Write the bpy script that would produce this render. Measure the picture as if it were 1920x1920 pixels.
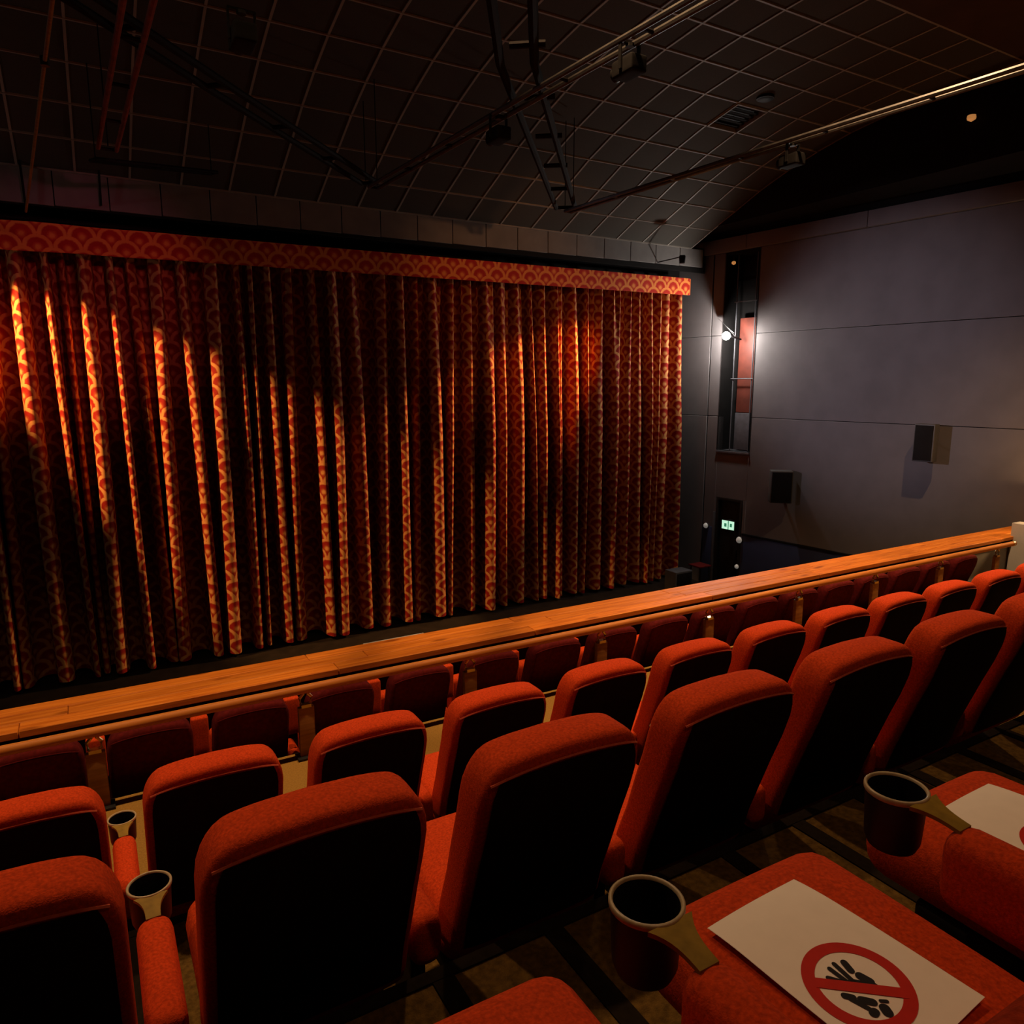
import bpy, bmesh, math, random
from mathutils import Vector, Matrix

random.seed(7)
scene = bpy.context.scene
for o in list(bpy.data.objects):
    bpy.data.objects.remove(o)
C = scene.collection
EYE = 4.4                      # eye level above the stalls floor; everything below is written relative to the eye

# ---------------------------------------------------------------- camera, world, exposure
cd = bpy.data.cameras.new('camera'); cam = bpy.data.objects.new('camera', cd); C.objects.link(cam)
cd.sensor_width = 36.0; cd.sensor_fit = 'HORIZONTAL'; cd.lens = 36.0 * 1370 / 1920
cd.clip_start = 0.02
cam.location = (0, 0, EYE)
cam.rotation_euler = (math.radians(90 - 9.94), 0, math.radians(-30.1))
scene.camera = cam
w = bpy.data.worlds.new('world'); scene.world = w; w.use_nodes = True
w.node_tree.nodes['Background'].inputs[0].default_value = (0.6, 0.35, 0.25, 1)
w.node_tree.nodes['Background'].inputs[1].default_value = 0.0025
vs = scene.view_settings
vs.view_transform = 'Standard'; vs.look = 'None'; vs.exposure = 0.0; vs.gamma = 1.0; vs.use_curve_mapping = False

DOWN_E, DOWN_COL = 560, (1.0, 0.60, 0.30)       # warm house downlights over the balcony
SCALLOP_E, SCALLOP_COL = 3300, (1.0, 0.50, 0.16)  # spots washing the curtain
NICHE_E, NICHE_COL = 760, (1.0, 0.95, 0.87)     # white work light in the wall niche
SCONCE_E, SCONCE_COL = 48, (1.0, 0.58, 0.24)
FLOOD_E = 3300
LAMP = (10.57, 10.19, .89)
PINK_BEAM, WARM_BEAM = 130, 190

# ---------------------------------------------------------------- material helpers
MATS = {}
def new_mat(name):
    m = bpy.data.materials.new(name); m.use_nodes = True
    nt = m.node_tree; b = nt.nodes['Principled BSDF']
    MATS[name] = m
    return m, nt, b
def mat(name, col, rough=0.6, var=0.0, scale=20.0, metal=0.0, spec=0.5, emis=None, estr=0.0, bump=0.0, bscale=None, stretch=None, sheen=0.0):
    m, nt, b = new_mat(name)
    N, L = nt.nodes, nt.links
    b.inputs['Base Color'].default_value = (*col, 1); b.inputs['Roughness'].default_value = rough
    b.inputs['Metallic'].default_value = metal; b.inputs['Specular IOR Level'].default_value = spec
    if sheen:
        b.inputs['Sheen Weight'].default_value = sheen; b.inputs['Sheen Roughness'].default_value = 0.4
        b.inputs['Sheen Tint'].default_value = (min(1, col[0]*1.6), col[1]*1.8, col[2]*1.8, 1)
    tc = N.new('ShaderNodeTexCoord'); mp = N.new('ShaderNodeMapping')
    L.new(tc.outputs['Object'], mp.inputs['Vector'])
    if stretch: mp.inputs['Scale'].default_value = stretch
    if var:
        n = N.new('ShaderNodeTexNoise'); n.inputs['Scale'].default_value = scale; n.inputs['Detail'].default_value = 3
        L.new(mp.outputs[0], n.inputs['Vector'])
        r = N.new('ShaderNodeValToRGB'); r.color_ramp.elements[0].position = .3; r.color_ramp.elements[1].position = .7
        r.color_ramp.elements[0].color = (*[c*(1-var) for c in col], 1); r.color_ramp.elements[1].color = (*[min(1, c*(1+var)) for c in col], 1)
        L.new(n.outputs['Fac'], r.inputs['Fac']); L.new(r.outputs['Color'], b.inputs['Base Color'])
    if bump:
        n2 = N.new('ShaderNodeTexNoise'); n2.inputs['Scale'].default_value = bscale or scale*3; n2.inputs['Detail'].default_value = 2
        L.new(mp.outputs[0], n2.inputs['Vector'])
        bp = N.new('ShaderNodeBump'); bp.inputs['Strength'].default_value = bump; bp.inputs['Distance'].default_value = 0.01
        L.new(n2.outputs['Fac'], bp.inputs['Height']); L.new(bp.outputs[0], b.inputs['Normal'])
    if emis:
        b.inputs['Emission Color'].default_value = (*emis, 1); b.inputs['Emission Strength'].default_value = estr
    return m
def scallop_mat(name, inner, gold, mid):
    """fan / fish-scale pattern woven into the cloth, laid out in metres through the UV map"""
    m, nt, b = new_mat(name); N, L = nt.nodes, nt.links
    uv = N.new('ShaderNodeUVMap'); sx = N.new('ShaderNodeSeparateXYZ'); L.new(uv.outputs[0], sx.inputs[0])
    def op(o, a, c=None):
        n = N.new('ShaderNodeMath'); n.operation = o
        for i, v in enumerate([a, c]):
            if v is None: continue
            if isinstance(v, (int, float)): n.inputs[i].default_value = v
            else: L.new(v, n.inputs[i])
        return n.outputs[0]
    W, H, R = .32, .150, .163
    u, v = sx.outputs[0], sx.outputs[1]
    t = op('DIVIDE', v, H); r = op('FLOOR', t); fy = op('MULTIPLY', op('SUBTRACT', t, r), H)
    odd = op('MULTIPLY', op('FLOORED_MODULO', r, 2.0), .5)
    x0 = op('ADD', op('DIVIDE', u, W), odd)
    fx0 = op('MULTIPLY', op('SUBTRACT', op('FRACT', x0), .5), W)
    fx1 = op('MULTIPLY', op('SUBTRACT', op('FRACT', op('ADD', x0, .5)), .5), W)
    dist = lambda a, c: op('SQRT', op('ADD', op('MULTIPLY', a, a), op('MULTIPLY', c, c)))
    d0 = dist(fx0, fy); d1 = dist(fx1, op('SUBTRACT', H, fy))
    ins = op('LESS_THAN', d0, R)
    mx = N.new('ShaderNodeMix'); L.new(ins, mx.inputs[0]); L.new(d1, mx.inputs[2]); L.new(d0, mx.inputs[3])
    q = op('DIVIDE', mx.outputs[0], R)
    ns = N.new('ShaderNodeTexNoise'); ns.inputs['Scale'].default_value = 30; L.new(uv.outputs[0], ns.inputs['Vector'])
    q = op('ADD', q, op('MULTIPLY', op('SUBTRACT', ns.outputs['Fac'], .5), .16))
    rp = N.new('ShaderNodeValToRGB'); el = rp.color_ramp.elements
    el[0].position = .12; el[0].color = (*gold, 1)
    el[1].position = .26; el[1].color = (*mid, 1)
    for p, c in [(.40, inner), (.66, inner), (.76, gold), (.95, gold), (1.0, mid)]:
        e = el.new(p); e.color = (*c, 1)
    L.new(q, rp.inputs['Fac']); L.new(rp.outputs['Color'], b.inputs['Base Color'])
    b.inputs['Roughness'].default_value = .75; b.inputs['Specular IOR Level'].default_value = .2
    return m

RED = mat('red_velvet', (.52, .050, .009), .9, .26, 150, spec=.08, bump=.2, bscale=350, sheen=.1)
REDP = mat('red_piping', (.66, .12, .06), .7, .1, 80, spec=.2)
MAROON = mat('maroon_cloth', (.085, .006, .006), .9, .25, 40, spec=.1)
BLACKPL = mat('black_plastic', (.006, .005, .006), .6, .2, 30, spec=.25)
CUPMAT = mat('dark_cup_plastic', (.008, .007, .011), .5, .1, 30, spec=.3)
RIM = mat('rim_plastic', (.42, .33, .20), .35, .15, 60, spec=.5)
BRKT = mat('bracket_paint', (.24, .15, .018), .6, .2, 40, spec=.2)
METAL = mat('dark_metal', (.02, .018, .018), .5, .2, 25, metal=.6)
BRASS = mat('brass', (.55, .38, .15), .3, .1, 30, metal=.9)
CARPET = mat('tan_carpet', (.28, .155, .035), .95, .18, 120, spec=.05, bump=.4, bscale=300)
DCARP = mat('brown_carpet', (.10, .055, .013), .95, .35, 60, spec=.05, bump=.4, bscale=300)
STRIPE = mat('dark_strip', (.012, .008, .005), .95, .2, 60, spec=.05)
PLASTER = mat('dark_wall_paint', (.115, .102, .105), .8, .08, 2.5, spec=.2)
BLACKW = mat('black_paint', (.006, .005, .005), .85, .2, 5, spec=.15)
NAVY = mat('navy_dado_paint', (.022, .034, .085), .6, .08, 4, spec=.3)
PALE = mat('pale_plaster', (.42, .40, .37), .8, .06, 6, spec=.2)
TILE = mat('ceiling_tile', (.052, .046, .040), .9, .15, 90, spec=.1, bump=.2, bscale=250)
GRID = mat('ceiling_grid_metal', (.23, .20, .175), .6, .05, 10, spec=.3)
FASC = mat('fascia_paint', (.17, .155, .15), .8, .1, 4, spec=.2)
BROWNC = mat('brown_ceiling_paint', (.055, .030, .018), .9, .15, 3, spec=.1)
PARA = mat('shaded_red_parapet', (.035, .006, .006), .9, .2, 40, spec=.1)  # red cloth darkened: shade under the ledge put into the colour
PIPE = mat('black_pipe', (.008, .006, .006), .75, .2, 20, spec=.1)
PIPE2 = mat('sheen_grey_pipe', (.05, .045, .042), .45, .3, 12, spec=.5)  # paler, glossier copy of the black pipe; pale sheen put into the colour
REDLIT = mat('red_lit_pipe', (.16, .035, .02), .7, .3, 12, spec=.2)  # red light falling on the left pipes, put into their colour
STAGE = mat('stage_black', (.012, .008, .006), .8, .3, 6, spec=.1)
GREYBOX = mat('grey_cabinet', (.06, .06, .07), .6, .15, 10)
DOORM = mat('dark_door', (.008, .007, .006), .6, .2, 10, spec=.3)
PAPER = mat('white_paper', (.90, .82, .76), .7, .02, 30, spec=.2)
INKRED = mat('red_ink', (.52, .018, .010), .6, .06, 60, spec=.2)
INKBLK = mat('black_ink', (.012, .010, .014), .6, .1, 60, spec=.2)
WHITEBULB = mat('white_bulb', (1, 1, 1), .4, emis=(.92, .96, 1.0), estr=60)
NICHEBULB = mat('niche_bulb', (1, 1, 1), .4, emis=NICHE_COL, estr=NICHE_E)
WARMBULB = mat('warm_bulb', (1, .8, .6), .4, emis=(1, .62, .3), estr=25)
DIMBULB = mat('dim_amber_bulb', (1, .6, .3), .4, emis=(1, .42, .12), estr=.35)
EXITM = mat('exit_glow', (.6, .9, .7), .5, emis=(.55, .95, .70), estr=.9)
EXITD = mat('exit_symbol', (.05, .2, .1), .5, emis=(.05, .35, .18), estr=.5)
DOTM = mat('white_button', (.62, .60, .56), .4, .05, 20, emis=(.9, .85, .75), estr=.12)  # pale dome fitting, no lamp; faint glow stands in for its glint
REDPAN = mat('red_niche_panel', (.10, .022, .014), .6, .2, 6, spec=.3)
CURT = scallop_mat('curtain_cloth', (.24, .007, .005), (.52, .23, .075), (.30, .045, .012))
VAL = scallop_mat('valance_cloth', (.42, .018, .010), (.72, .22, .05), (.55, .07, .02))
def wood_mat(name, a, c, knots=True):
    m, nt, b = new_mat(name); N, L = nt.nodes, nt.links
    tc = N.new('ShaderNodeTexCoord'); mp = N.new('ShaderNodeMapping'); mp.inputs['Scale'].default_value = (1.2, 22, 22)
    L.new(tc.outputs['Object'], mp.inputs['Vector'])
    oi = N.new('ShaderNodeObjectInfo'); ad = N.new('ShaderNodeVectorMath'); ad.operation = 'ADD'
    cb = N.new('ShaderNodeCombineXYZ'); ml = N.new('ShaderNodeMath'); ml.operation = 'MULTIPLY'; ml.inputs[1].default_value = 50
    L.new(oi.outputs['Random'], ml.inputs[0]); L.new(ml.outputs[0], cb.inputs[0]); L.new(ml.outputs[0], cb.inputs[1])
    L.new(mp.outputs[0], ad.inputs[0]); L.new(cb.outputs[0], ad.inputs[1])
    n = N.new('ShaderNodeTexNoise'); n.inputs['Scale'].default_value = 1.6; n.inputs['Detail'].default_value = 6; n.inputs['Distortion'].default_value = .6
    L.new(ad.outputs[0], n.inputs['Vector'])
    r = N.new('ShaderNodeValToRGB'); r.color_ramp.elements[0].position = .32; r.color_ramp.elements[1].position = .68
    r.color_ramp.elements[0].color = (*a, 1); r.color_ramp.elements[1].color = (*c, 1)
    L.new(n.outputs['Fac'], r.inputs['Fac'])
    hs = N.new('ShaderNodeHueSaturation'); mr = N.new('ShaderNodeMapRange'); mr.inputs[3].default_value = .8; mr.inputs[4].default_value = 1.15
    L.new(oi.outputs['Random'], mr.inputs[0]); L.new(mr.outputs[0], hs.inputs['Value']); L.new(r.outputs['Color'], hs.inputs['Color'])
    out = hs.outputs['Color']
    if knots:
        mp2 = N.new('ShaderNodeMapping'); mp2.inputs['Scale'].default_value = (2.2, 7, 7); L.new(tc.outputs['Object'], mp2.inputs['Vector'])
        ad2 = N.new('ShaderNodeVectorMath'); ad2.operation = 'ADD'; L.new(mp2.outputs[0], ad2.inputs[0]); L.new(cb.outputs[0], ad2.inputs[1])
        v = N.new('ShaderNodeTexVoronoi'); v.inputs['Scale'].default_value = 1.0; L.new(ad2.outputs[0], v.inputs['Vector'])
        r2 = N.new('ShaderNodeValToRGB'); r2.color_ramp.elements[0].position = .08; r2.color_ramp.elements[1].position = .2
        r2.color_ramp.elements[0].color = (.4, .32, .28, 1); r2.color_ramp.elements[1].color = (1, 1, 1, 1)
        L.new(v.outputs['Distance'], r2.inputs['Fac'])
        mx = N.new('ShaderNodeMixRGB'); mx.blend_type = 'MULTIPLY'; mx.inputs[0].default_value = .8
        L.new(out, mx.inputs[1]); L.new(r2.outputs['Color'], mx.inputs[2]); out = mx.outputs[0]
    L.new(out, b.inputs['Base Color']); b.inputs['Roughness'].default_value = .5; b.inputs['Specular IOR Level'].default_value = .2
    return m
WOOD = wood_mat('orange_pine', (.42, .105, .008), (.66, .215, .024))
RAILW = wood_mat('handrail_wood', (.42, .13, .020), (.62, .23, .045), knots=False)
POSTW = wood_mat('post_wood', (.20, .085, .022), (.32, .15, .045), knots=False)

# ---------------------------------------------------------------- mesh helpers
class MB:
    def __init__(s): s.v, s.f, s.uv = [], [], None
    def add(s, vs, fs):
        k = len(s.v); s.v += [tuple(p) for p in vs]; s.f += [tuple(i+k for i in f) for f in fs]; return s
    def box(s, x0, x1, y0, y1, z0, z1, M=None):
        p = [Vector((x, y, z)) for z in (z0, z1) for y in (y0, y1) for x in (x0, x1)]
        if M is not None: p = [M @ q for q in p]
        return s.add(p, [(0,2,3,1),(4,5,7,6),(0,1,5,4),(2,6,7,3),(0,4,6,2),(1,3,7,5)])
    def tube(s, pts, r, n=10, cap=True):
        pts = [Vector(p) for p in pts]; rings = []
        for i, p in enumerate(pts):
            d = (pts[min(i+1, len(pts)-1)] - pts[max(i-1, 0)]).normalized()
            a = d.cross(Vector((0,0,1)));  a = a.normalized() if a.length > 1e-4 else Vector((1,0,0))
            b = d.cross(a).normalized(); rr = r[i] if isinstance(r, (list, tuple)) else r
            rings.append([p + a*math.cos(2*math.pi*k/n)*rr + b*math.sin(2*math.pi*k/n)*rr for k in range(n)])
        vs = [q for R in rings for q in R]; fs = []
        for i in range(len(pts)-1):
            for k in range(n): fs.append((i*n+k, i*n+(k+1)%n, (i+1)*n+(k+1)%n, (i+1)*n+k))
        if cap: fs += [tuple(range(n))[::-1], tuple((len(pts)-1)*n+k for k in range(n))]
        return s.add(vs, fs)
    def lathe(s, prof, c=(0,0,0), n=24, M=None, cap=True):
        vs, fs = [], []
        for (r, z) in prof:
            for k in range(n):
                a = 2*math.pi*k/n; q = Vector((r*math.cos(a), r*math.sin(a), z))
                vs.append((M @ q if M is not None else q) + Vector(c))
        for i in range(len(prof)-1):
            for k in range(n): fs.append((i*n+k, i*n+(k+1)%n, (i+1)*n+(k+1)%n, (i+1)*n+k))
        if cap and prof[0][0] > 1e-5: fs.append(tuple(range(n))[::-1])
        if cap and prof[-1][0] > 1e-5: fs.append(tuple((len(prof)-1)*n+k for k in range(n)))
        return s.add(vs, fs)
    def grid(s, fn, nu, nv):
        vs = [fn(i/nu, j/nv) for j in range(nv+1) for i in range(nu+1)]
        fs = [(j*(nu+1)+i, j*(nu+1)+i+1, (j+1)*(nu+1)+i+1, (j+1)*(nu+1)+i) for j in range(nv) for i in range(nu)]
        return s.add(vs, fs)
    def rings(s, rg, close=True):
        n = len(rg[0]); vs = [q for R in rg for q in R]; fs = []
        for i in range(len(rg)-1):
            for k in range(n): fs.append((i*n+k, i*n+(k+1)%n, (i+1)*n+(k+1)%n, (i+1)*n+k))
        if close: fs += [tuple(range(n))[::-1], tuple((len(rg)-1)*n+k for k in range(n))]
        return s.add(vs, fs)
    def rbox(s, c, h, r, crown=0.0, seg=3, mid=4):
        """soft rounded block: centre c, half sizes h, edge radius r, crowned top"""
        def axis(hh):
            a = [-hh + r*(1-math.cos(math.pi/2*i/seg)) for i in range(seg)] + [-hh+r + (2*hh-2*r)*i/mid for i in range(mid)]
            return a + [-q for q in a[::-1]] if abs(a[-1]) > 1e-6 and False else sorted(set([round(q, 5) for q in a] + [round(-q, 5) for q in a]))
        A = [axis(q) for q in h]; idx = {}; vs, fs = [], []
        def vid(p):
            key = tuple(round(q, 4) for q in p)
            if key not in idx:
                inn = [max(-h[i]+r, min(h[i]-r, p[i])) for i in range(3)]
                d = Vector([p[i]-inn[i] for i in range(3)])
                m = max(abs(q) for q in d)
                q = Vector(inn) + (d.normalized()*r*(1 if m > 1e-9 else 0) if d.length > 1e-9 else d)
                if d.length > 1e-9:
                    q = Vector(inn) + d.normalized()*r
                if q.z > 0: q.z += crown*max(0, 1-(q.x/h[0])**2)*max(0, 1-(q.y/h[1])**4)
                idx[key] = len(vs); vs.append(q + Vector(c))
            return idx[key]
        for ax in range(3):
            o1, o2 = [(1,2),(2,0),(0,1)][ax]
            for sg in (-1, 1):
                for i in range(len(A[o1])-1):
                    for j in range(len(A[o2])-1):
                        q = []
                        for (a, b) in ((i,j),(i+1,j),(i+1,j+1),(i,j+1)):
                            p = [0,0,0]; p[ax] = sg*h[ax]; p[o1] = A[o1][a]; p[o2] = A[o2][b]; q.append(vid(p))
                        if sg < 0: q = q[::-1]
                        fs.append(tuple(q))
        return s.add(vs, fs)
    def mesh(s, name, bevel=0, seg=2, ang=40):
        me = bpy.data.meshes.new(name); me.from_pydata(s.v, [], s.f); me.update()
        bm = bmesh.new(); bm.from_mesh(me)
        if s.uv is None and len(s.f) < 60000: bmesh.ops.recalc_face_normals(bm, faces=bm.faces)
        if bevel: bmesh.ops.bevel(bm, geom=bm.edges[:], offset=bevel, segments=seg, affect='EDGES', profile=.6)
        bm.to_mesh(me); bm.free()
        me.shade_smooth(); me.set_sharp_from_angle(angle=math.radians(ang))
        return me
    def build(s, name, m, parent=None, bevel=0, seg=2, ang=40):
        return link(name, s.mesh(name, bevel, seg, ang), m, parent)
def link(name, me, m, parent=None):
    o = bpy.data.objects.new(name, me); C.objects.link(o)
    if m is not None and not me.materials: me.materials.append(m)
    if parent is not None: o.parent = parent
    return o
def tag(o, label, cat, group=None):
    o['label'] = label; o['category'] = cat
    if group: o['group'] = group
    return o
def struct(o): o['kind'] = 'structure'; return o
def empty(name, loc=(0,0,0), rot=(0,0,0)):
    o = bpy.data.objects.new(name, None); C.objects.link(o); o.location = loc; o.rotation_euler = rot; o.empty_display_size = .1
    return o
def copy_tree(o, parent=None):
    c = o.copy(); C.objects.link(c); c.parent = parent
    for ch in o.children: copy_tree(ch, c)
    return c
def B(*a): return MB().box(*a)
def light(kind, name, loc, col, e, parent=None, aim=None, size=.03, cone=None, blend=.2):
    d = bpy.data.lights.new(name, kind); d.color = col; d.energy = e
    if kind != 'AREA': d.shadow_soft_size = size
    if cone: d.spot_size = math.radians(cone); d.spot_blend = blend
    o = bpy.data.objects.new(name, d); C.objects.link(o); o.location = loc
    if parent is not None: o.parent = parent
    if aim is not None: o.rotation_euler = Vector(aim).to_track_quat('-Z', 'Y').to_euler()
    return o
ORD = ['first','second','third','fourth','fifth','sixth','seventh','eighth','ninth','tenth','eleventh','twelfth','thirteenth','fourteenth','fifteenth','sixteenth','seventeenth','eighteenth']

# ---------------------------------------------------------------- room shell
FL = -EYE
fo = struct(B(-6, 13, 4.9, 12.2, FL-.2, FL).build('floor', STAGE))
# balcony tiers, stepping down to the rail
def tier(y0, y1, z, m): return struct(B(-4.7, 11.9, y0, y1, z-.75, z).build('floor', m))
tier(-4, -.22, -.76, DCARP)
T4 = tier(-.22, 1.30, -1.27, DCARP)
T3 = tier(1.30, 2.52, -1.815, DCARP)
T2 = tier(2.52, 4.34, -2.275, CARPET)
T1 = tier(4.34, 5.30, -2.945, DCARP)
# dark stripes laid on the floor of the near tiers
for tr, y0, y1, z in ((T4, .25, 1.295, -1.27), (T3, 1.5, 2.5, -1.815)):
    for i in range(16):
        x = -.6 + i*.285
        B(x, x+.05, y0, y1, z, z+.004).build('floor_stripe', STRIPE, tr)
# step nosings
for tr, y, z in ((T4, 1.30, -1.27), (T3, 2.52, -1.815)):
    B(-4.6, 11.8, y-.03, y+.004, z-.02, z+.006).build('step_nosing', STRIPE, tr, bevel=.002)

# right wall: panels in three bands, with the tall lighting niche and the exit door
TH = math.atan(.0973)
WR = struct(empty('wall_right', (11.4, 5.3, 0), (0, 0, TH)))
ya, yb, nz0, nz1 = 4.565, 5.31, -1.30, 2.42
dy0, dy1, dz = 4.69, 5.21, -2.30
bands = [(FL, -.635), (-.625, .925), (.935, 2.47)]
def wpanel(y0, y1, z0, z1, m=PLASTER, t=.15, x=0):
    return B(x, x+t, y0, y1, z0, z1).build('panel', m, WR, bevel=.004, seg=1)
for (z0, z1) in bands:
    wpanel(-9.5, ya, z0, z1)
    wpanel(5.315 if z0 > -2 else yb, 5.585, z0, z1)
    wpanel(5.615, 7.2, z0, z1)
wpanel(ya, yb, dz+.06, nz0); wpanel(ya, dy0-.05, FL, dz+.06); wpanel(dy1+.05, yb, FL, dz+.06)
B(.10, .2, 5.58, 5.62, FL, 2.47).build('joint_backing', BLACKW, WR)
wpanel(-9.5, 7.2, 2.74, 4.4, BLACKW)  # upper wall gets no light; black colour stands for that shade
wpanel(-9.5, 7.2, 2.47, 2.74, BLACKW)
# niche interior
al = struct(empty('wall_alcove', (11.4, 5.3, 0), (0, 0, TH)))
B(.40, .45, ya-.1, yb+.1, nz0-.1, nz1+.2).build('back_board', BLACKW, al)
B(.0, .45, ya-.03, ya, nz0, nz1+.1).build('jamb', BLACKW, al); B(.0, .45, yb, yb+.03, nz0, nz1+.1).build('jamb', BLACKW, al)
B(-.03, .45, ya-.02, yb+.02, nz0-.05, nz0).build('sill', GREYBOX, al, bevel=.004)
B(.02, .45, ya, yb, nz1, nz1+.06).build('head_board', BLACKW, al)
B(.22, .40, ya+.16, ya+.52, -.55, 1.25).build('red_panel', REDPAN, al, bevel=.01)
B(.20, .40, ya+.16, ya+.52, nz0+.02, -.56).build('dark_panel', GREYBOX, al, bevel=.01)
for y in (ya+.13, ya+.56):
    MB().tube([(.14, y, nz0), (.14, y, nz1)], .012, 8).build('upright_pipe', GREYBOX, al)
for z in (.10, 1.55):
    MB().tube([(.12, ya, z), (.12, ya+.60, z)], .010, 8).build('cross_pipe', GREYBOX, al)
# cornice and black bulkhead along the right wall
tr2 = struct(empty('trim_2', (11.4, 5.3, 0), (0, 0, TH)))
for i in range(7):
    y0 = -9 + i*2.3
    B(-.10, .0, y0+.003, y0+2.297, 2.47, 2.72).build('cornice_length', PLASTER, tr2, bevel=.012)
tr3 = struct(empty('trim_3', (0, 0, 0)))
B(10.35, 11.9, -4, 11.6, 2.85, 4.3).build('bulkhead', BLACKW, tr3)
# other walls
struct(B(-6, 13, 11.75, 11.9, FL, 4.4).build('wall_front', BLACKW))
struct(B(-4.95, -4.75, -4, 11.9, FL, 4.4).build('wall_left', BLACKW))
struct(B(-5, 13, -4.2, -4.0, FL, 4.4).build('wall_back', BLACKW))
# door in the right wall
d1 = struct(empty('door_1', (11.4, 5.3, 0), (0, 0, TH)))
B(.06, .10, dy0, dy1, FL, dz).build('door_leaf', DOORM, d1, bevel=.004)
for y0, y1, z0, z1 in ((dy0-.05, dy0, FL, dz+.06), (dy1, dy1+.05, FL, dz+.06), (dy0, dy1, dz, dz+.06)):
    B(-.015, .12, y0, y1, z0, z1).build('door_frame', DOORM, d1, bevel=.004)
MB().tube([(.03, dy0+.06, FL+1.0), (.03, dy0+.06, FL+1.15)], .012, 8).build('door_handle', METAL, d1)

# navy dado panels either side of the door
dd = empty('dado_panel', (11.4, 5.3, 0), (0, 0, TH))
B(-.025, -.002, -1.0, 4.60, FL, -2.92).build('board', NAVY, dd, bevel=.003); B(-.04, -.002, -1.0, 4.60, -2.92, -2.88).build('cap_rail', BLACKW, dd, bevel=.004)
tag(dd, 'dark navy dado panel on the side wall between exit door and balcony', 'wall panel')
dd2 = empty('dado_panel', (11.4, 5.3, 0), (0, 0, TH))
B(-.025, -.002, 5.33, 5.56, FL, -2.87).build('board', NAVY, dd2, bevel=.003); B(-.03, -.002, 5.28, 5.325, FL, -2.55).build('edge_strip', GREYBOX, dd2, bevel=.003)
tag(dd2, 'narrow navy panel strip between curtain and exit door', 'wall panel')
def button(y, z, r, label):
    e = empty('wall_dome', (11.4, 5.3, 0), (0, 0, TH)); M = Matrix.Rotation(-math.pi/2, 4, 'Y')
    MB().lathe([(r*1.1, 0), (r*1.1, .012), (r*.9, .02)], (-.04+.012, y, z), 14, M).build('collar', GREYBOX, e)
    MB().lathe([(r, .018), (r*.8, .045), (r*.4, .06), (0, .064)], (-.03, y, z), 14, M).build('dome', DOTM, e)
    tag(e, label, 'wall fitting')
button(5.47, -2.86, .055, 'small round white dome fitting on top of the narrow navy strip')
button(4.64, -3.02, .065, 'small round white dome fitting at upper edge of the wide navy panel')
button(4.66, -3.56, .045, 'small round white dome fitting low beside the exit door')

# exit sign above the door
ex = empty('exit_sign', (11.4, 5.3, 0), (0, 0, TH))
B(-.075, -.035, 4.74, 5.06, -2.86, -2.66).build('housing', BLACKPL, ex, bevel=.005)
B(-.082, -.072, 4.755, 5.045, -2.845, -2.675).build('lit_face', EXITM, ex)
g = MB(); g.box(-.0835, -.0815, 4.88, 4.90, -2.845, -2.675); g.box(-.0835, -.0815, 4.93, 4.985, -2.80, -2.73); g.box(-.0835, -.0815, 4.80, 4.85, -2.79, -2.72)
g.build('symbol', EXITD, ex)
B(-.04, .06, 4.86, 4.94, -2.70, -2.66).build('mount', BLACKPL, ex)
tag(ex, 'glowing green-white exit sign above the dark door', 'exit sign')

# ---------------------------------------------------------------- vaulted tile ceiling
PR = [(11.0, 2.56), (10.5, 2.78), (9.93, 3.01), (9.4, 3.24), (8.85, 3.43), (8.28, 3.59), (7.73, 3.71), (7.13, 3.79), (6.56, 3.84), (6.0, 3.875), (5.4, 3.90), (4.8, 3.91)]
def profile(step=.59):
    pts = [Vector((0, *p)) for p in PR]; out = [pts[0]]; i = 0; rem = step
    cur = pts[0].copy(); k = 1
    while k < len(pts):
        d = (pts[k]-cur).length
        if d < rem: rem -= d; cur = pts[k].copy(); k += 1
        else: cur = cur + (pts[k]-cur).normalized()*rem; out.append(cur.copy()); rem = step
    return out
PP = profile(); NR = len(PP)-1
CE = struct(empty('ceiling'))
tile_me = MB().box(-.2925, .2925, -.289, .289, 0, .02).mesh('tile', bevel=.004, seg=1); tile_me.materials.append(TILE)
XG = [-4.05 + .6*i for i in range(25)]
vent_cell = None
for j in range(NR):
    a, b_ = PP[j], PP[j+1]; mid = (a+b_)/2; ang = math.atan2(b_.z-a.z, a.y-b_.y)
    for i in range(24):
        xc = XG[i]+.3
        if j == 5 and abs(xc-8.25) < .31:
            vent_cell = (xc, mid, ang); continue
        o = link('ceiling_tile', tile_me, TILE, CE); o.location = (xc, mid.y, mid.z+.012); o.rotation_euler = (-ang, 0, 0)
gm = MB(); bw = .013
for x in XG:
    for j in range(NR):
        a, b_ = PP[j], PP[j+1]
        gm.add([(x-bw, a.y, a.z), (x+bw, a.y, a.z), (x+bw, b_.y, b_.z), (x-bw, b_.y, b_.z), (x-bw, a.y, a.z+.05), (x+bw, a.y, a.z+.05), (x+bw, b_.y, b_.z+.05), (x-bw, b_.y, b_.z+.05)],
               [(0,1,2,3),(4,7,6,5),(0,4,5,1),(2,6,7,3),(0,3,7,4),(1,5,6,2)])
for p in PP: gm.box(XG[0], XG[-1], p.y-bw, p.y+bw, p.z-.002, p.z+.05)
gm.build('ceiling_grid', GRID, CE)
last = PP[-1]
bk = MB().grid(lambda u, v: (-5+18*u, last.y+.02-(last.y+4.2)*v, last.z+.012*v), 6, 4); bk.build('plain_ceiling', BROWNC, CE)
# dark void above the tiles
ab = MB(); 
for j in range(NR): ab.add([(-5, PP[j].y, PP[j].z+.25), (13, PP[j].y, PP[j].z+.25), (13, PP[j+1].y, PP[j+1].z+.25), (-5, PP[j+1].y, PP[j+1].z+.25)], [(0,1,2,3)])
ab.build('ceiling_backing', BLACKW, CE)
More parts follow.
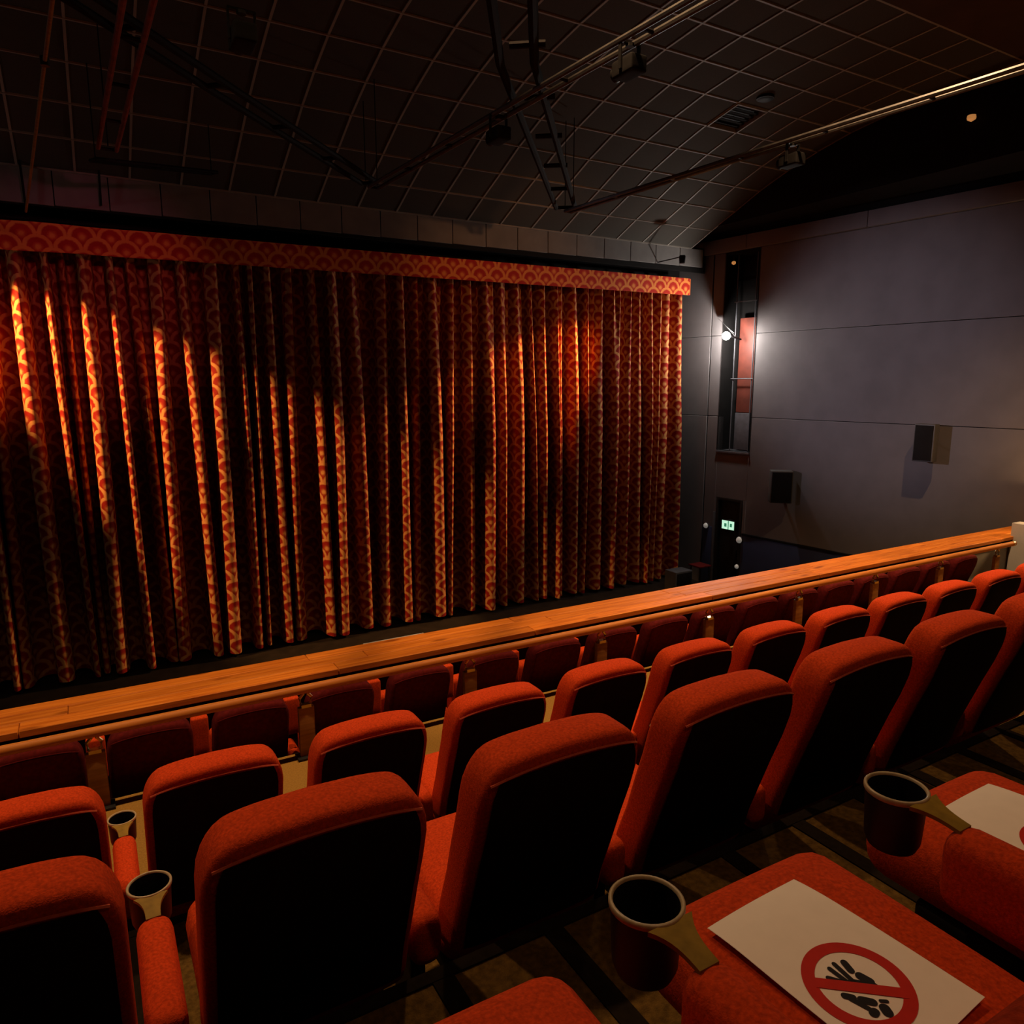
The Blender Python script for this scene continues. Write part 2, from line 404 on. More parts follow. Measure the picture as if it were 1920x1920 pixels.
# vent in the missing cell
if vent_cell:
    xc, mid, ang = vent_cell
    vt = empty('ceiling_vent', (xc, mid.y, mid.z), (-ang, 0, 0))
    B(-.27, .27, -.27, .27, .06, .10).build('backing', BLACKPL, vt)
    for s in (-1, 1):
        B(s*.285-.012, s*.285+.012, -.285, .285, -.015, .08).build('frame', GRID, vt, bevel=.002); B(-.285, .285, s*.285-.012, s*.285+.012, -.015, .08).build('frame', GRID, vt, bevel=.002)
    for k in range(6):
        y = -.22+.088*k; B(-.27, .27, y-.02, y+.02, .03, .036).build('slat', BLACKW, vt)
    tag(vt, 'dark square air vent set into the tiled ceiling', 'vent')
dt = empty('ceiling_speaker', (8.2, 7.42, 3.745)); MB().lathe([(.10, .02), (.10, -.015), (.085, -.025), (0, -.02)], n=20).build('grille', BLACKPL, dt); MB().lathe([(.115, .015), (.115, -.01), (.1, -.014)], n=20).build('ring', BLACKPL, dt)
tag(dt, 'small round black fitting in ceiling beside the air vent', 'ceiling fitting')

# fascia band at the front edge of the ceiling
tr1 = struct(empty('trim_1'))
for i in range(24):
    x0 = XG[i]+.35
    z0 = 2.16 + .008*(x0-0) ; 
    B(x0+.006, x0+.594, 11.02, 11.05, z0, 2.57).build('fascia_panel', FASC, tr1, bevel=.004, seg=1)
B(-4.6, 10.8, 11.05, 11.09, 2.14, 2.6).build('fascia_backing', BLACKW, tr1)

# ---------------------------------------------------------------- curtain and valance
random.seed(3)
def make_curtain():
    x0, x1, ztop, zbot = -3.9, 10.46, 1.80, -4.0
    # pleats of uneven width
    edges = [x0]
    while edges[-1] < x1: edges.append(edges[-1] + random.choice([.19, .23, .28, .33, .40])*random.uniform(.85, 1.15))
    k = x1/edges[-1] if edges[-1] > 0 else 1
    amp = [random.uniform(.36, .52) for _ in edges]; tw = [random.uniform(-.10, .10) for _ in edges]; sk = [random.uniform(-.35, .35) for _ in edges]
    NX, NZ = 2600, 36
    import bisect
    vs, fs, uvs = [], [], []
    for j in range(NZ+1):
        t = j/NZ; z = ztop + (zbot-ztop)*t; u = 0; prev = None
        for i in range(NX+1):
            s = i/NX; x = x0 + (x1-x0)*s
            q = min(max(bisect.bisect_right(edges, x)-1, 0), len(edges)-2)
            f = (x-edges[q])/(edges[q+1]-edges[q])
            a = amp[q]
            ph = f + sk[q]*math.sin(math.pi*f)*.35*math.sin(2.2*t+q)
            base = .5-.5*math.cos(2*math.pi*ph)
            base = base**1.05
            grow = .75+.25*min(1, t*2.2)
            fine = (.05*math.sin(2*math.pi*(x*8.5+.7*math.sin(x*2.1)))*(1-min(1, t*3.0)))
            fine += .018*math.sin(2*math.pi*(x*5.3+.4*t+math.sin(x*1.3)))*(.4+.6*t)
            y = 11.62 - a*grow*base - fine
            xx = x + .088*(edges[q+1]-edges[q])*grow*math.sin(4*math.pi*ph) + tw[q]*t*math.sin(math.pi*f) + .05*t*math.sin(x*.9+1)
            zz = z + (.012*math.sin(x*9) if j == NZ else 0)
            vs.append((xx, y, zz))
            if prev: u += math.hypot(xx-prev[0], y-prev[1])*.8 if j >= 0 else 0
            prev = (xx, y); uvs.append((u, z))
    for j in range(NZ):
        for i in range(NX):
            k = j*(NX+1)+i; fs.append((k, k+NX+1, k+NX+2, k+1))
    me = bpy.data.meshes.new('curtain_cloth'); me.from_pydata(vs, [], fs)
    # one width of cloth: take the across coordinate from the middle of the drop
    mid = [uvs[(NZ//2)*(NX+1)+i][0] for i in range(NX+1)]
    ul = me.uv_layers.new(name='UVMap')
    lv = [0]*len(me.loops); me.loops.foreach_get('vertex_index', lv)
    flat = []
    for vi in lv:
        flat += [mid[vi % (NX+1)], uvs[vi][1]]
    ul.data.foreach_set('uv', flat)
    me.shade_smooth(); me.materials.append(CURT)
    return me
ct = empty('stage_curtain', (0, 0, 0)); link('cloth', make_curtain(), CURT, ct)
MB().tube([(-4.0, 11.3, 1.83), (10.5, 11.3, 1.83)], .025, 8).build('track', METAL, ct)
tag(ct, 'tall pleated red and gold stage curtain with a fan pattern', 'curtain')
def make_valance():
    x0, x1 = -4.1, 10.34; NX, NZ = 400, 8; vs, fs, uvs = [], [], []
    for layer in (0, 1):
        for j in range(NZ+1):
            t = j/NZ
            for i in range(NX+1):
                x = x0+(x1-x0)*i/NX; zt = 1.935+.0068*x; zb = 1.60+.0095*x
                z = zt+(zb-zt)*t
                fold = 0
                if x < 2.6:                                   # the slack left end is pulled into diagonal creases
                    k = min(1, (2.6-x)/3.0); fold = .03*k*math.sin((x*1.0+z*4.5)*5.0)
                vs.append((x, 10.98+layer*.03+fold, z)); uvs.append((x, z-.015*x))
    n = (NX+1)*(NZ+1)
    for l in (0, 1):
        for j in range(NZ):
            for i in range(NX):
                k = l*n+j*(NX+1)+i; fs.append((k, k+NX+1, k+NX+2, k+1) if l == 0 else (k, k+1, k+NX+2, k+NX+1))
    for j in range(NZ): k = j*(NX+1)+NX; fs.append((k, k+NX+1, n+k+NX+1, n+k))
    for i in range(NX): k = NZ*(NX+1)+i; fs.append((k, n+k, n+k+1, k+1)); k = i; fs.append((k, k+1, n+k+1, n+k))
    me = bpy.data.meshes.new('valance_cloth'); me.from_pydata(vs, [], fs)
    ul = me.uv_layers.new(name='UVMap'); lv = [0]*len(me.loops); me.loops.foreach_get('vertex_index', lv)
    ul.data.foreach_set('uv', [c for vi in lv for c in uvs[vi]])
    me.shade_smooth(); me.set_sharp_from_angle(angle=math.radians(50)); me.materials.append(VAL); return me
va = empty('curtain_valance'); link('cloth', make_valance(), VAL, va)
MB().box(10.335, 10.36, 10.98, 11.035, 1.70, 2.0).build('end_return', VAL, va)
B(-4.1, 10.34, 11.015, 11.035, 1.96, 1.985).build('pelmet_board', BLACKW, va)
tag(va, 'flat orange-red valance strip with fan pattern across top of curtain', 'valance')
# stage apron in front of the curtain
stg = struct(empty('trim_4')); B(-4.7, 10.8, 9.7, 11.75, FL, -4.06).build('stage_apron', STAGE, stg, bevel=.01); B(-4.7, 10.8, 9.66, 9.72, -4.10, -4.05).build('stage_nosing', STAGE, stg, bevel=.006)
# grey cabinet and stool at the curtain's right foot
gb = empty('floor_cabinet', (9.95, 10.55, -4.06)); B(-.22, .22, -.16, .16, .03, .42).build('body', GREYBOX, gb, bevel=.015); B(-.19, .19, -.175, -.158, .06, .39).build('grille', BLACKPL, gb, bevel=.004)
for s in (-1, 1):
    for q in (-1, 1): MB().lathe([(.02, 0), (.02, .03)], (s*.18, q*.12, 0), 8).build('foot', BLACKPL, gb)
tag(gb, 'low grey cabinet on stage beside right foot of the curtain', 'cabinet')
st = empty('stool', (10.42, 10.45, -4.06)); B(-.16, .16, -.16, .16, .46, .49).build('top', MAROON, st, bevel=.006)
for s in (-1, 1):
    for q in (-1, 1): MB().tube([(s*.14, q*.14, 0), (s*.12, q*.12, .46)], .014, 8).build('leg', METAL, st)
tag(st, 'small dark stool on stage between grey cabinet and side wall', 'stool')

# ---------------------------------------------------------------- lamps
# work light in the niche, with a shade flap over the side facing the seats
L0 = Vector(LAMP)
lp = empty('niche_lamp', L0)
MB().lathe([(0, -.075), (.035, -.066), (.06, -.044), (.075, 0), (.06, .044), (.035, .066), (0, .075)], n=20).build('bulb', NICHEBULB, lp)
nrm = Vector((8.67, -4.3, 3.35)).normalized(); da = Vector((-.59, .29, 1.9)).normalized(); dbb = Vector((-3.19, -4.11, 2.98)).normalized()
dm = (da+dbb).normalized(); ax = dm.cross(nrm).normalized()
p0 = dm*.22; back = Vector((.72, .69, .06)).normalized()
fl = MB(); q = [p0-ax*.34, p0+ax*.34, p0+ax*.34+back*.40, p0-ax*.34+back*.40]
fl.add([*q, *[v+dm*.006 for v in q]], [(0,1,2,3),(4,7,6,5),(0,4,5,1),(1,5,6,2),(2,6,7,3),(3,7,4,0)]); fl.build('shade_flap', BLACKPL, lp)
MB().tube([(.10, 0, -.0), (.42, .03, -.05)], .018, 8).build('arm', BLACKPL, lp)
MB().tube([tuple(p0+back*.38), (.30, .02, -.03)], .008, 6).build('flap_stay', BLACKPL, lp)
tag(lp, 'bare bright white lamp mounted in the tall wall niche', 'lamp')
am = empty('pilot_lamp', (10.93, 10.44, 2.27)); MB().lathe([(0, -.04), (.035, -.02), (.04, 0), (.035, .02), (0, .04)], n=14).build('bulb', DIMBULB, am); MB().tube([(0, 0, .03), (0, 0, .10)], .02, 10).build('holder', BLACKPL, am); tag(am, 'tiny amber lamp at the top of the wall niche', 'lamp')
am2 = empty('pilot_lamp', (10.28, 5.85, 3.40)); MB().lathe([(0, -.05), (.05, -.02), (.055, 0), (.05, .03), (0, .045)], n=14).build('bulb', DIMBULB, am2); MB().tube([(.04, 0, .0), (.08, 0, .0)], .03, 10).build('holder', BLACKPL, am2); tag(am2, 'tiny amber lamp high on the black bulkhead by the ceiling', 'lamp')
# its twin on the left side, a flood aimed across the hall at the right wall
lf = empty('flood_lamp', (-4.45, 9.2, 1.1)); MB().rbox((0, 0, 0), (.12, .14, .10), .02).build('housing', BLACKPL, lf); B(.12, .128, -.11, .11, -.075, .075).build('glass', WHITEBULB, lf); MB().tube([(-.1, 0, 0), (-.3, 0, 0)], .02, 8).build('arm', METAL, lf)
light('SPOT', 'flood_light', (.2, 0, 0), (.95, .84, 1.0), FLOOD_E, lf, aim=(15.45, -1.8, -.85), size=.12, cone=22, blend=1.0)
tag(lf, 'white flood lamp on the left wall facing across the hall', 'lamp')
# two wide spots washing the curtain
for x, lab in ((-2.25, 'black can spotlight hanging before the left part of the curtain'), (9.55, 'black can spotlight hanging before the right part of the curtain')):
    e = empty('spotlight', (x, 10.36, 2.16))
    zc = 2.80-2.12
    MB().lathe([(.05, -.02), (.06, .10), (.05, .12)], n=14).build('can', BLACKPL, e); MB().tube([(0, 0, .10), (0, .67, .09)], .010, 8).build('stem', BLACKPL, e)
    light('SPOT', 'wash_light', (0, 0, -.03), SCALLOP_COL, SCALLOP_E, e, aim=(.75 if x < 4 else -.75, .18, -.66), size=.05, cone=38, blend=.45)
    tag(e, lab, 'spotlight')
# house downlights over the balcony, set in the plain ceiling
for n_, (x, y) in enumerate([(-3.2, 4.1), (-.4, 4.1), (2.6, 4.1), (5.4, 4.1), (8.4, 4.1)]):
    e = empty('ceiling_downlight', (x, y, 3.905)); MB().lathe([(.11, .0), (.11, -.03), (.085, -.035), (.085, .0)], n=20).build('trim_ring', METAL, e); MB().lathe([(0, -.012), (.06, -.012), (.07, .0)], n=16).build('bulb', WARMBULB, e)
    light('SPOT', 'house_light', (0, 0, -.05), DOWN_COL, DOWN_E*(.8 if x < 1 else 1.0 if x < 4 else 1.9 if x < 7 else 2.6), e, aim=(0, .0, -1), size=.06, cone=102, blend=1.0)
    tag(e, f'recessed warm downlight over the balcony seats, {ORD[n_]} from the left wall', 'downlight', 'balcony downlights')
e = empty('ceiling_downlight', (1.7, -.4, 3.905)); MB().lathe([(.11, .0), (.11, -.03), (.085, -.035), (.085, .0)], n=20).build('trim_ring', METAL, e); MB().lathe([(0, -.012), (.06, -.012), (.07, .0)], n=16).build('bulb', WARMBULB, e)  # unseen fill lamp, added to brighten the nearest row and its signs
light('SPOT', 'house_light', (0, 0, -.05), DOWN_COL, 80, e, aim=(0, .12, -1), size=.06, cone=62, blend=1.0); tag(e, 'added warm fill downlight above the nearest row of seats', 'downlight', 'balcony downlights')
# wall sconce at the balcony end
e = empty('wall_sconce', (11.42, 4.45, -1.35)); B(-.03, .06, -.08, .08, -.14, .14).build('back_plate', BRASS, e, bevel=.01); MB().lathe([(.05, -.12), (.09, .12)], (-.10, 0, 0), 18).build('shade', mat('sconce_shade', (.8, .6, .4), .6, emis=(1, .6, .3), estr=3), e)
light('POINT', 'sconce_light', (-.26, 0, .0), SCONCE_COL, SCONCE_E, e, size=.08); tag(e, 'warm shaded wall sconce at the right end of the balcony', 'sconce')

# ---------------------------------------------------------------- suspended pipes
def pipe_pair(name, pts, label, gap=.14, r=.022, m=None):
    e = empty(name); P = [Vector(p) for p in pts]
    d = (P[-1]-P[0]); d.z = 0; d.normalize(); s = Vector((d.y, -d.x, 0))*gap/2
    for k in (-1, 1): MB().tube([p+s*k for p in P], r, 8).build('tube', m or PIPE, e)
    n = max(2, int((P[-1]-P[0]).length/.9))
    for i in range(n+1):
        p = P[0].lerp(P[-1], i/n); MB().tube([p-s, p+s], r*.7, 6).build('spacer', PIPE, e)
    for t in (.02, .97):
        p = P[0].lerp(P[-1], t); zc = next((PR[i][1] for i in range(len(PR)) if PR[i][0] <= p.y+.6), 3.9)
        MB().tube([p, (p.x, p.y, zc+.02)], .006, 6).build('hanger', PIPE, e)
    tag(e, label, 'pipe')
    return e
pipe_pair('suspended_pipe', [(.42, 8.75, 2.3), (.55, 3.2, 2.3)], 'pair of pipes hanging from the ceiling at the left', .16, m=REDLIT)
pipe_pair('suspended_pipe', [(3.2, 8.8, 2.3), (3.48, 3.2, 2.3)], 'middle pair of black pipes running toward the curtain', .12, m=PIPE2)
pipe_pair('suspended_pipe', [(5.90, 8.67, 2.3), (6.25, 2.9, 2.3)], 'right-hand pair of black pipes with pale sheen below the ceiling', .10, m=PIPE2)
pipe_pair('suspended_pipe', [(5.95, 8.80, 2.385), (3.06, 5.2, 2.385), (2.36, 4.1, 2.385)], 'thick black diagonal pipe pair meeting the right-hand pipes', .26, .035)
pipe_pair('suspended_pipe', [(3.2, 8.95, 2.385), (1.22, 6.85, 2.385), (-.2, 5.3, 2.385)], 'faint black diagonal pipe pair meeting the middle pipes', .2, .03)
pipe_pair('suspended_pipe', [(.3, 9.3, 2.32), (1.6, 9.9, 2.5)], 'short black pipe pair near the upper left of the curtain', .12, .02)
for (a, c, lab) in (((.05, 5.6, 2.3), (-.40, 10.85, 2.02), 'long thin red-lit rod slanting down to the left of the valance'), ((.42, 10.9, 3.0), (.40, 10.95, 2.2), 'thin dark rod before the fascia at upper left'), ((-.42, 10.9, 3.0), (-.40, 10.95, 2.1), 'thin grey rod before the fascia near the left edge')):
    e = empty('hanging_rod'); MB().tube([a, c], .014, 8).build('rod', POSTW if a[1] < 6 else PIPE, e); MB().lathe([(.03, -.03), (.03, .03)], Vector(a).lerp(Vector(c), .18), 10).build('coupling', METAL, e); tag(e, lab, 'rod')  # long rod's brown colour carries the red light on it
def lantern(p, label, rz=0, beam=None):
    e = empty('stage_lantern', p, (0, 0, rz))
    MB().rbox((0, 0, -.13), (.07, .11, .055), .015).build('housing', BLACKW, e); MB().lathe([(.045, 0), (.05, .04)], (0, .11, -.13), 14, Matrix.Rotation(math.radians(-90), 4, 'X')).build('lens_ring', METAL, e)
    for s in (-1, 1): B(s*.08-.005, s*.08+.005, -.015, .015, -.15, .02).build('yoke_arm', METAL, e)
    B(-.085, .085, -.015, .015, .015, .03).build('yoke_top', METAL, e); MB().tube([(0, 0, .02), (0, 0, .0)], .03, 8).build('clamp', METAL, e)
    if beam: light('SPOT', 'beam', (0, .18, -.13), beam[0], beam[1], e, aim=Vector(beam[2])-Vector(p), size=.05, cone=beam[3], blend=.9)
    tag(e, label, 'stage light')
lantern((3.34, 6.0, 2.27), 'black stage lantern clamped where the middle pipes cross the thick diagonal')
lantern((3.44, 4.33, 2.27), 'black stage lantern on middle pipes at top of the picture')
lantern((6.16, 5.2, 2.27), 'black stage lantern on right-hand pipes beside the bulkhead', beam=((1.0, .42, .16), WARM_BEAM, (6.4, 11, 1.7), 46))
lantern((1.05, 5.15, 2.25), 'black stage lantern near the top edge at the left', beam=((1.0, .16, .26), PINK_BEAM, (.2, 11, 1.3), 34))

# ---------------------------------------------------------------- wall speakers
def speaker(p, rz, label, sz=(.075, .15, .285)):
    e = empty('wall_speaker', p, (0, 0, rz))
    MB().rbox((0, 0, 0), sz, .012, seg=2).build('cabinet', mat('speaker_cabinet', (.05, .045, .042), .5, .1, 20) if 'speaker_cabinet' not in MATS else MATS['speaker_cabinet'], e)
    B(-sz[0]-.016, -sz[0]+.002, -sz[1]+.02, sz[1]-.02, -sz[2]+.02, sz[2]-.02).build('grille', BLACKW, e, bevel=.004)
    B(sz[0], sz[0]+.05, -.05, .05, -.05, .05).build('bracket', METAL, e, bevel=.004); MB().tube([(sz[0]+.04, 0, 0), (.40, 0, 0)], .02, 8).build('bracket_arm', METAL, e)
    tag(e, label, 'speaker')
speaker((11.02, 6.47, -.88), TH, 'black wall speaker with pale lit edge, higher and nearer the balcony')
speaker((10.80, 8.92, -1.83), TH+.75, 'black wall speaker, lower and nearer the exit door', (.13, .19, .29))

# ---------------------------------------------------------------- balcony front: parapet, ledge boards, handrail
pw = struct(empty('wall_parapet')); 
B(-4.7, 8.35, 4.95, 5.22, FL+.9, -2.05).build('parapet_body', PARA, pw); B(8.35, 11.5, 4.95, 5.22, FL+.9, -2.05).build('parapet_body', PALE, pw)
B(-4.7, 11.5, 4.40, 5.22, FL+.9, -3.6).build('soffit', BLACKW, pw)
B(-4.6, 11.3, 4.90, 4.948, -2.10, -2.05).build('under_moulding', STRIPE, pw, bevel=.006)  # near-black colour stands for the shade under the ledge
lg = empty('parapet_ledge')
random.seed(11)
rows = [(4.89, 5.02), (5.025, 5.155), (5.16, 5.29)]
for r_, (y0, y1) in enumerate(rows):
    x = -4.6 + .7*r_
    while x < 11.3:
        ln = random.uniform(1.5, 2.3); x1 = min(x+ln, 11.32)
        o = B(-(x1-x)/2+.001, (x1-x)/2-.001, -(y1-y0)/2, (y1-y0)/2, -.045, 0).build('board', WOOD, lg, bevel=.004, seg=1); o.location = ((x+x1)/2, (y0+y1)/2, -2.0+random.uniform(-.0006, .0006)); x = x1
tag(lg, 'broad orange pine ledge along the top of the balcony parapet', 'ledge')
hr = empty('balcony_handrail')
MB().tube([(-3.2, 4.27, -1.832), (9.25, 4.27, -1.832)], .028, 14).build('handrail', RAILW, hr)
MB().lathe([(.0, 0), (.02, .004), (.03, .02), (.03, .05)], (9.25, 4.27, -1.832), 12, Matrix.Rotation(-math.pi/2, 4, 'Y')).build('end_cap', BRASS, hr)
for k in range(-1, 9):
    x = -.11 + 1.125*k
    B(x-.048, x+.048, 4.255, 4.29, -2.275, -1.945).build('post', POSTW, hr, bevel=.005)
    br = MB().tube([(x-.03, 4.27, -1.927), (x-.035, 4.27, -1.887), (x-.012, 4.27, -1.860)], .010, 8); br.tube([(x+.03, 4.27, -1.927), (x+.035, 4.27, -1.887), (x+.012, 4.27, -1.860)], .010, 8); br.box(x-.03, x+.03, 4.25, 4.29, -1.947, -1.927)
    br.build('bracket', BRASS, hr)
    B(x-.07, x+.07, 4.22, 4.32, -2.277, -2.26).build('foot_plate', METAL, hr, bevel=.002)
tag(hr, 'round wooden handrail on short posts with brass brackets', 'handrail')
# pale frame fixed on the outside of the ledge
fr = empty('metal_frame', (2.03, 5.38, -2.05)); B(-.25, .25, .03, .055, -.02, .0).build('bar', PALE, fr, bevel=.004)
for s in (-1, 1): B(s*.25-.012, s*.25+.012, -.085, .055, -.02, .0).build('return_arm', PALE, fr, bevel=.004)
tag(fr, 'thin pale metal frame on outer side of the balcony ledge', 'frame')
# pale side wall at the balcony's right end
struct(B(10.55, 10.75, 3.3, 4.93, -2.9, -1.82).build('wall_balcony_end', PALE, bevel=.01)); struct(B(11.10, 11.32, 4.6, 4.86, -2.9, -1.35).build('wall_pier', PALE, bevel=.01))

# ---------------------------------------------------------------- cinema seats
def sup(n, hx, hy, e=6.5):
    out = []
    for k in range(n):
        a = 2*math.pi*k/n; c_, s_ = math.cos(a), math.sin(a)
        out.append((hx*math.copysign(abs(c_)**(2/e), c_), hy*math.copysign(abs(s_)**(2/e), s_)))
    return out
#          z     rear y  front y  half width
BACK = [(.395, .200, .265, .200), (.405, .175, .290, .222), (.44, .160, .298, .226), (.52, .140, .275, .226), (.62, .105, .235, .226), (.72, .070, .205, .226), (.81, .036, .175, .226),
        (.88, .014, .155, .226), (.915, .006, .148, .222), (.940, .001, .142, .214), (.957, .000, .137, .205), (.970, .003, .133, .194), (.979, .009, .127, .182), (.984, .018, .118, .168), (.987, .034, .10, .145), (.988, .052, .085, .115)]
def arch(x, z): 
    t = max(0, min(1, (z-.80)/.17)); return .020*t*t*(3-2*t)*(1-(x/.235)**2)
def lerp_prof(z):
    for a, c in zip(BACK, BACK[1:]):
        if a[0] <= z <= c[0]: t = (z-a[0])/(c[0]-a[0]); return [a[i]+(c[i]-a[i])*t for i in range(4)]
    return BACK[-1]
def make_seat(tipped=False):
    t = empty('cinema_seat')
    rg = []
    for (z, yr, yf, hw) in BACK:
        cy, hy = (yr+yf)/2, (yf-yr)/2
        rg.append([(x, cy+y, z+arch(x, z)) for (x, y) in sup(64, hw, hy)])
    z, yr, yf, hw = BACK[-1]; cy = (yr+yf)/2
    for sc in (.6, .25, .02): rg.append([(x*sc, cy+y*sc, z+.0008*(1-sc)+arch(x*sc, z)) for (x, y) in sup(64, hw, (yf-yr)/2)])
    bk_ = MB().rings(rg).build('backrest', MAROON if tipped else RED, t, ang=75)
    pp = []
    for i in range(25):
        x = -.203+.406*i/24; z = .953+arch(x, .953); e = abs(x)/.203; pp.append((x, .0015+.012*e**10, z-.012*e**8))
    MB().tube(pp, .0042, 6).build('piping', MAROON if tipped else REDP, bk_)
    def rear(u, v):
        z = .43+.518*v; p = lerp_prof(z); x = (u*2-1)*(p[3]-.024); 
        return (x, p[1]-.006+.008*abs(u*2-1)**6, z+arch(x, z))
    rp = MB().grid(rear, 16, 30); 
    k = len(rp.v); rp.grid(lambda u, v: tuple(Vector(rear(u, v))+Vector((0, .02, 0))), 16, 30)
    rp.build('dark_rear', MAROON if tipped else REDSHADE, bk_)
    if not tipped:
        MB().rbox((0, .485, .368), (.214, .252, .064), .058, crown=.018).build('seat_cushion', RED, t, ang=80)
        MB().rbox((0, .44, .285), (.20, .18, .03), .02).build('seat_pan', BLACKPL, t)
    else:
        MB().rbox((0, .33, .56), (.225, .055, .21), .045).build('seat_cushion', RED, t, ang=80)
        MB().rbox((0, .392, .56), (.19, .012, .17), .008).build('seat_pan', BLACKPL, t)
        MB().rbox((-.281, .235, .785), (.050, .03, .125), .012).build('side_wing', RED, t)
    return t
def make_arm(parent, x, cup=True, short=False):
    y0, y1 = (.16, .52) if not short else (.14, .40)
    ar = MB().rbox((x, (y0+y1)/2, .487), (.0405, (y1-y0)/2, .068), .034, crown=.006).build('armrest', RED, parent, ang=80)
    st_ = MB(); st_.box(x-.02, x+.02, y0+.08, y0+.20, .01, .42); st_.box(x-.035, x+.035, y0+.0, y0+.30, 0, .012); st_.build('support_leg', METAL, parent, bevel=.003, seg=1)
    if cup:
        yc, zr = y1+.096, .566
        prof = [(.0, zr-.105), (.040, zr-.105), (.046, zr-.09), (.0505, zr), (.0465, zr), (.042, zr-.088), (0, zr-.092)]
        MB().lathe(prof, (x, yc, 0), 28).build('cup_holder', CUPMAT, ar, ang=50)
        MB().lathe([(.0465, zr+.000), (.0475, zr+.004), (.0505, zr+.005), (.0528, zr+.003), (.0528, zr-.004), (.0505, zr-.006)], (x, yc, 0), 32, None, False).build('cup_rim', RIM, ar, ang=60)
        # neck joining rim and arm pad: flares toward the rim
        vs = []; n = 8
        for i in range(n+1):
            s = i/n; yy = yc-.047*math.cos(.95*(1-s)) if s < .5 else yc-.047-.0+(-.075)*((s-.5)/.5)
            yy = (yc-.0475) - s*.072; hw = .0165+.022*(1-s)**3
            vs += [(x-hw, yy, zr+.003-.012*s), (x+hw, yy, zr+.003-.012*s), (x+hw, yy, zr-.004-.012*s), (x-hw, yy, zr-.004-.012*s)]
        fs = []
        for i in range(n):
            for k in range(4): fs.append((4*i+k, 4*i+(k+1) % 4, 4*i+4+(k+1) % 4, 4*i+4+k))
        fs += [(3,2,1,0), (4*n, 4*n+1, 4*n+2, 4*n+3)]
        MB().add(vs, fs).build('cup_bracket', BRKT, ar)
REDSHADE = mat('shaded_red_rear', (.012, .003, .003), .8, .3, 30, spec=.15)  # seat rears are red cloth in shade; the shade is in this colour
proto = make_seat(); make_arm(proto, -.2925)
proto1 = make_seat(tipped=True); make_arm(proto1, -.285, cup=False, short=True)
used = set()
def place(pr, x, y, z, label, group):
    o = pr if pr.name not in used else copy_tree(pr); used.add(pr.name)
    o.location = (x, y, z); tag(o, label, 'seat', group); return o
# nearest row, seen from above
R4 = []
for k, lab in ((0, 'red velvet seat at bottom centre edge, only cushion corner and headrest top showing'), (1, 'red velvet seat holding the paper sign with the red prohibition ring'), (2, 'red velvet seat at right edge with a mostly cut-off paper sign')):
    R4.append(place(proto, .335+.57*k, .07, -1.27, lab, 'nearest row of seats'))
ROCK = Matrix.Translation((0, .25, .42)) @ Matrix.Rotation(math.radians(5.9), 4, 'X') @ Matrix.Translation((0, -.25, -.42))
# (the near backs are rocked back on their springs, see the end of the seat section)
# second row from the camera, large backs
for k in range(-1, 6):
    place(proto, .33+.57*k, 1.28, -1.815, f'large red high-backed seat with dark rear, {ORD[k+1]} from left in the nearest row of backs', 'big-backed row of seats')
# row before the walkway
for k in range(0, 12):
    place(proto, -.28+.56*k, 2.47, -2.275, f'red high-backed seat behind the walkway, {ORD[k]} from left in the middle row', 'middle row of seats')
# front row beyond the handrail
for k in range(0, 17):
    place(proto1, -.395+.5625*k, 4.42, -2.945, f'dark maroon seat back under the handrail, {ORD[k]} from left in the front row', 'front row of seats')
make_arm([o for o in C.objects if o.name.startswith('cinema_seat') and o.get('label','').startswith('dark maroon')][-1], .285, cup=False, short=True)

for s_ in R4:
    for ch in s_.children:
        if ch.name.startswith('backrest'): ch.matrix_local = ROCK

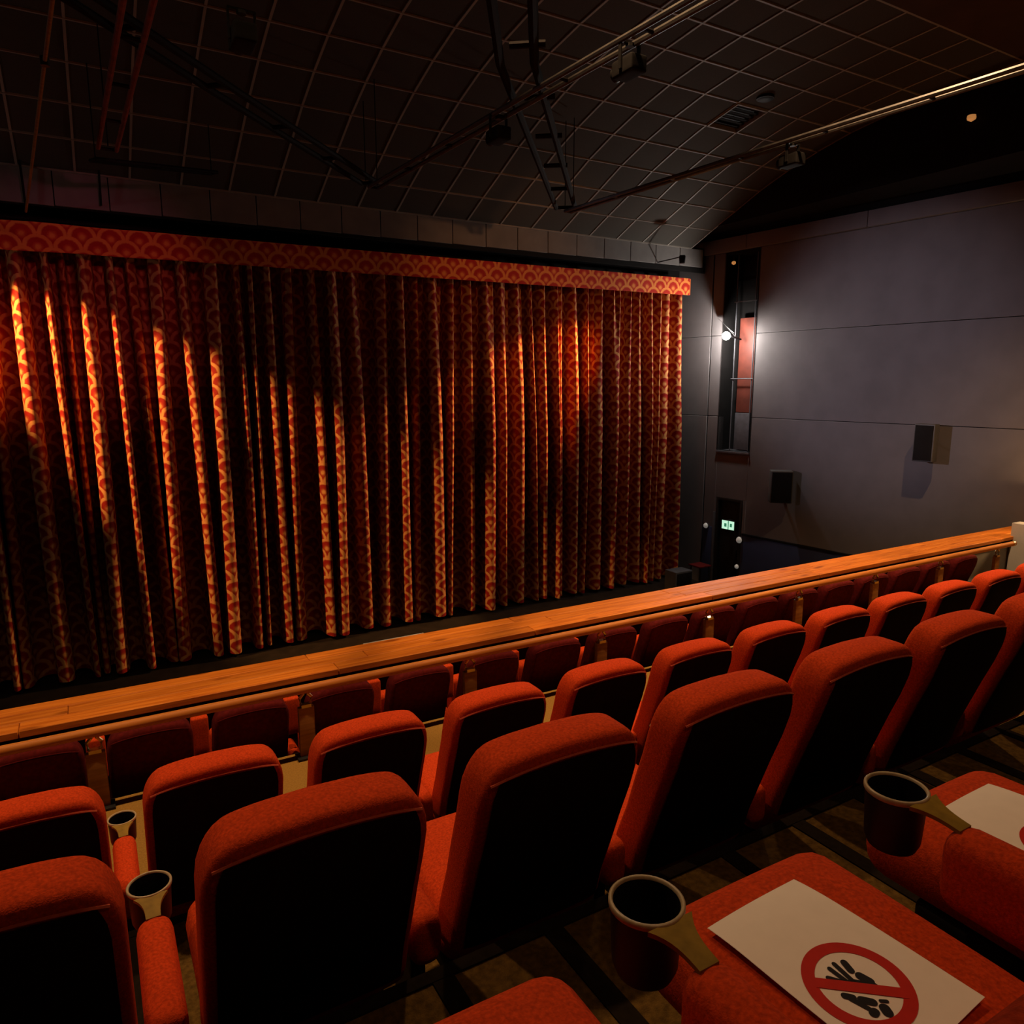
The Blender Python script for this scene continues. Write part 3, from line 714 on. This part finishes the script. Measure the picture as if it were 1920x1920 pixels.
# ---------------------------------------------------------------- paper signs on the near seats
def make_sign(seat_x, loc_y, loc_z, label, rz=0):
    """A4 sheet, local origin at the centre of the printed ring, +y toward the front of the seat"""
    e = empty('paper_sign', (seat_x, loc_y, loc_z), (0, 0, rz))
    def sz(x, y):
        f = max(0, y-.115); b = max(0, -.045-y)
        return -.8*f*f + .25*b*b + .003*math.sin(x*14+y*9)
    X0, X1, Y0, Y1 = -.089, .121, -.107, .190
    sh = MB(); sh.grid(lambda u, v: (X0+(X1-X0)*u, Y0+(Y1-Y0)*v, sz(X0+(X1-X0)*u, Y0+(Y1-Y0)*v)), 20, 28)
    sh.grid(lambda u, v: (X0+(X1-X0)*u, Y0+(Y1-Y0)*v, sz(X0+(X1-X0)*u, Y0+(Y1-Y0)*v)-.0006), 20, 28)
    sh.build('sheet', PAPER, e)
    lift = .0007
    P = lambda x, y, l=lift: (x, y, sz(x, y)+l)
    rgm = MB(); n = 60
    vs = [P(r*math.cos(2*math.pi*k/n), r*math.sin(2*math.pi*k/n)) for r in (.0735, .067, .061, .0555) for k in range(n)]
    fs = [(i*n+k, i*n+(k+1) % n, (i+1)*n+(k+1) % n, (i+1)*n+k) for i in range(3) for k in range(n)]
    rgm.add(vs, fs).build('printed_ring', INKRED, e)
    def strip(mb, a, c, wd, l=lift, rounded=True):
        a, c = Vector((*a, 0)), Vector((*c, 0)); d = (c-a).normalized(); s = Vector((-d.y, d.x, 0))*wd/2
        m = 10; pts = []
        for i in range(m+1):
            t = i/m; p = a.lerp(c, t); pts.append((p, s))
        k0 = len(mb.v)
        mb.add([P(*(p+q*sg)[:2], l) for (p, q) in pts for sg in (-1, 1)], [(2*i, 2*i+1, 2*i+3, 2*i+2) for i in range(m)])
        if rounded:
            for cc, sgn in ((a, -1), (c, 1)):
                ar = [P(cc.x, cc.y, l)]
                for i in range(9):
                    an = -math.pi/2+math.pi*i/8; q = cc + d*sgn*math.cos(an)*wd/2 + s.normalized()*math.sin(an)*wd/2; ar.append(P(q.x, q.y, l))
                mb.add(ar, [(0, i, i+1) for i in range(1, 9)])
    bar = MB(); strip(bar, (-.046, .035), (.041, -.046), .0165, .0012, False); bar.build('printed_bar', INKRED, e)
    pic = MB()
    for a, c, wd in [((.0175, .0321), (.0129, .0189), .0105), ((.0037, .0386), (-.0016, .0021), .0072), ((-.0088, .0372), (-.0086, .0131), .0072), ((-.024, .029), (-.0146, .0152), .0075),
                     ((.0149, .0064), (.0178, -.0064), .013), ((.0167, -.003), (.0168, -.0153), .009), ((-.0317, -.0006), (-.0251, -.0084), .010), ((-.0295, -.0085), (-.0221, -.0359), .0075),
                     ((-.0187, -.0173), (-.010, -.0276), .012), ((-.025, -.0379), (-.0215, -.0374), .0125), ((-.0057, -.0416), (-.0086, -.0474), .0145), ((.0006, -.0324), (.0067, -.0372), .0055),
                     ((-.004, .004), (.006, -.008), .016), ((-.012, .010), (-.004, -.004), .012)]:
        strip(pic, a, c, wd, .0009)
    pic.build('printed_pictogram', INKBLK, e)
    tag(e, label, 'paper sign', 'paper signs on the near seats')
    return e
ztop = -1.27+.368+.064+.018
make_sign(.854, .522, ztop+.004, 'white paper sign with red prohibition ring and black pictogram on near seat', math.radians(3))
make_sign(1.45, .522, ztop+.004, 'white paper sign cut off by the right edge of the picture', math.radians(2))

# ---------------------------------------------------------------- lift everything so that the stalls floor is at zero
for o in C.objects:
    if o.parent is None and o is not cam:
        o.location.z += EYE
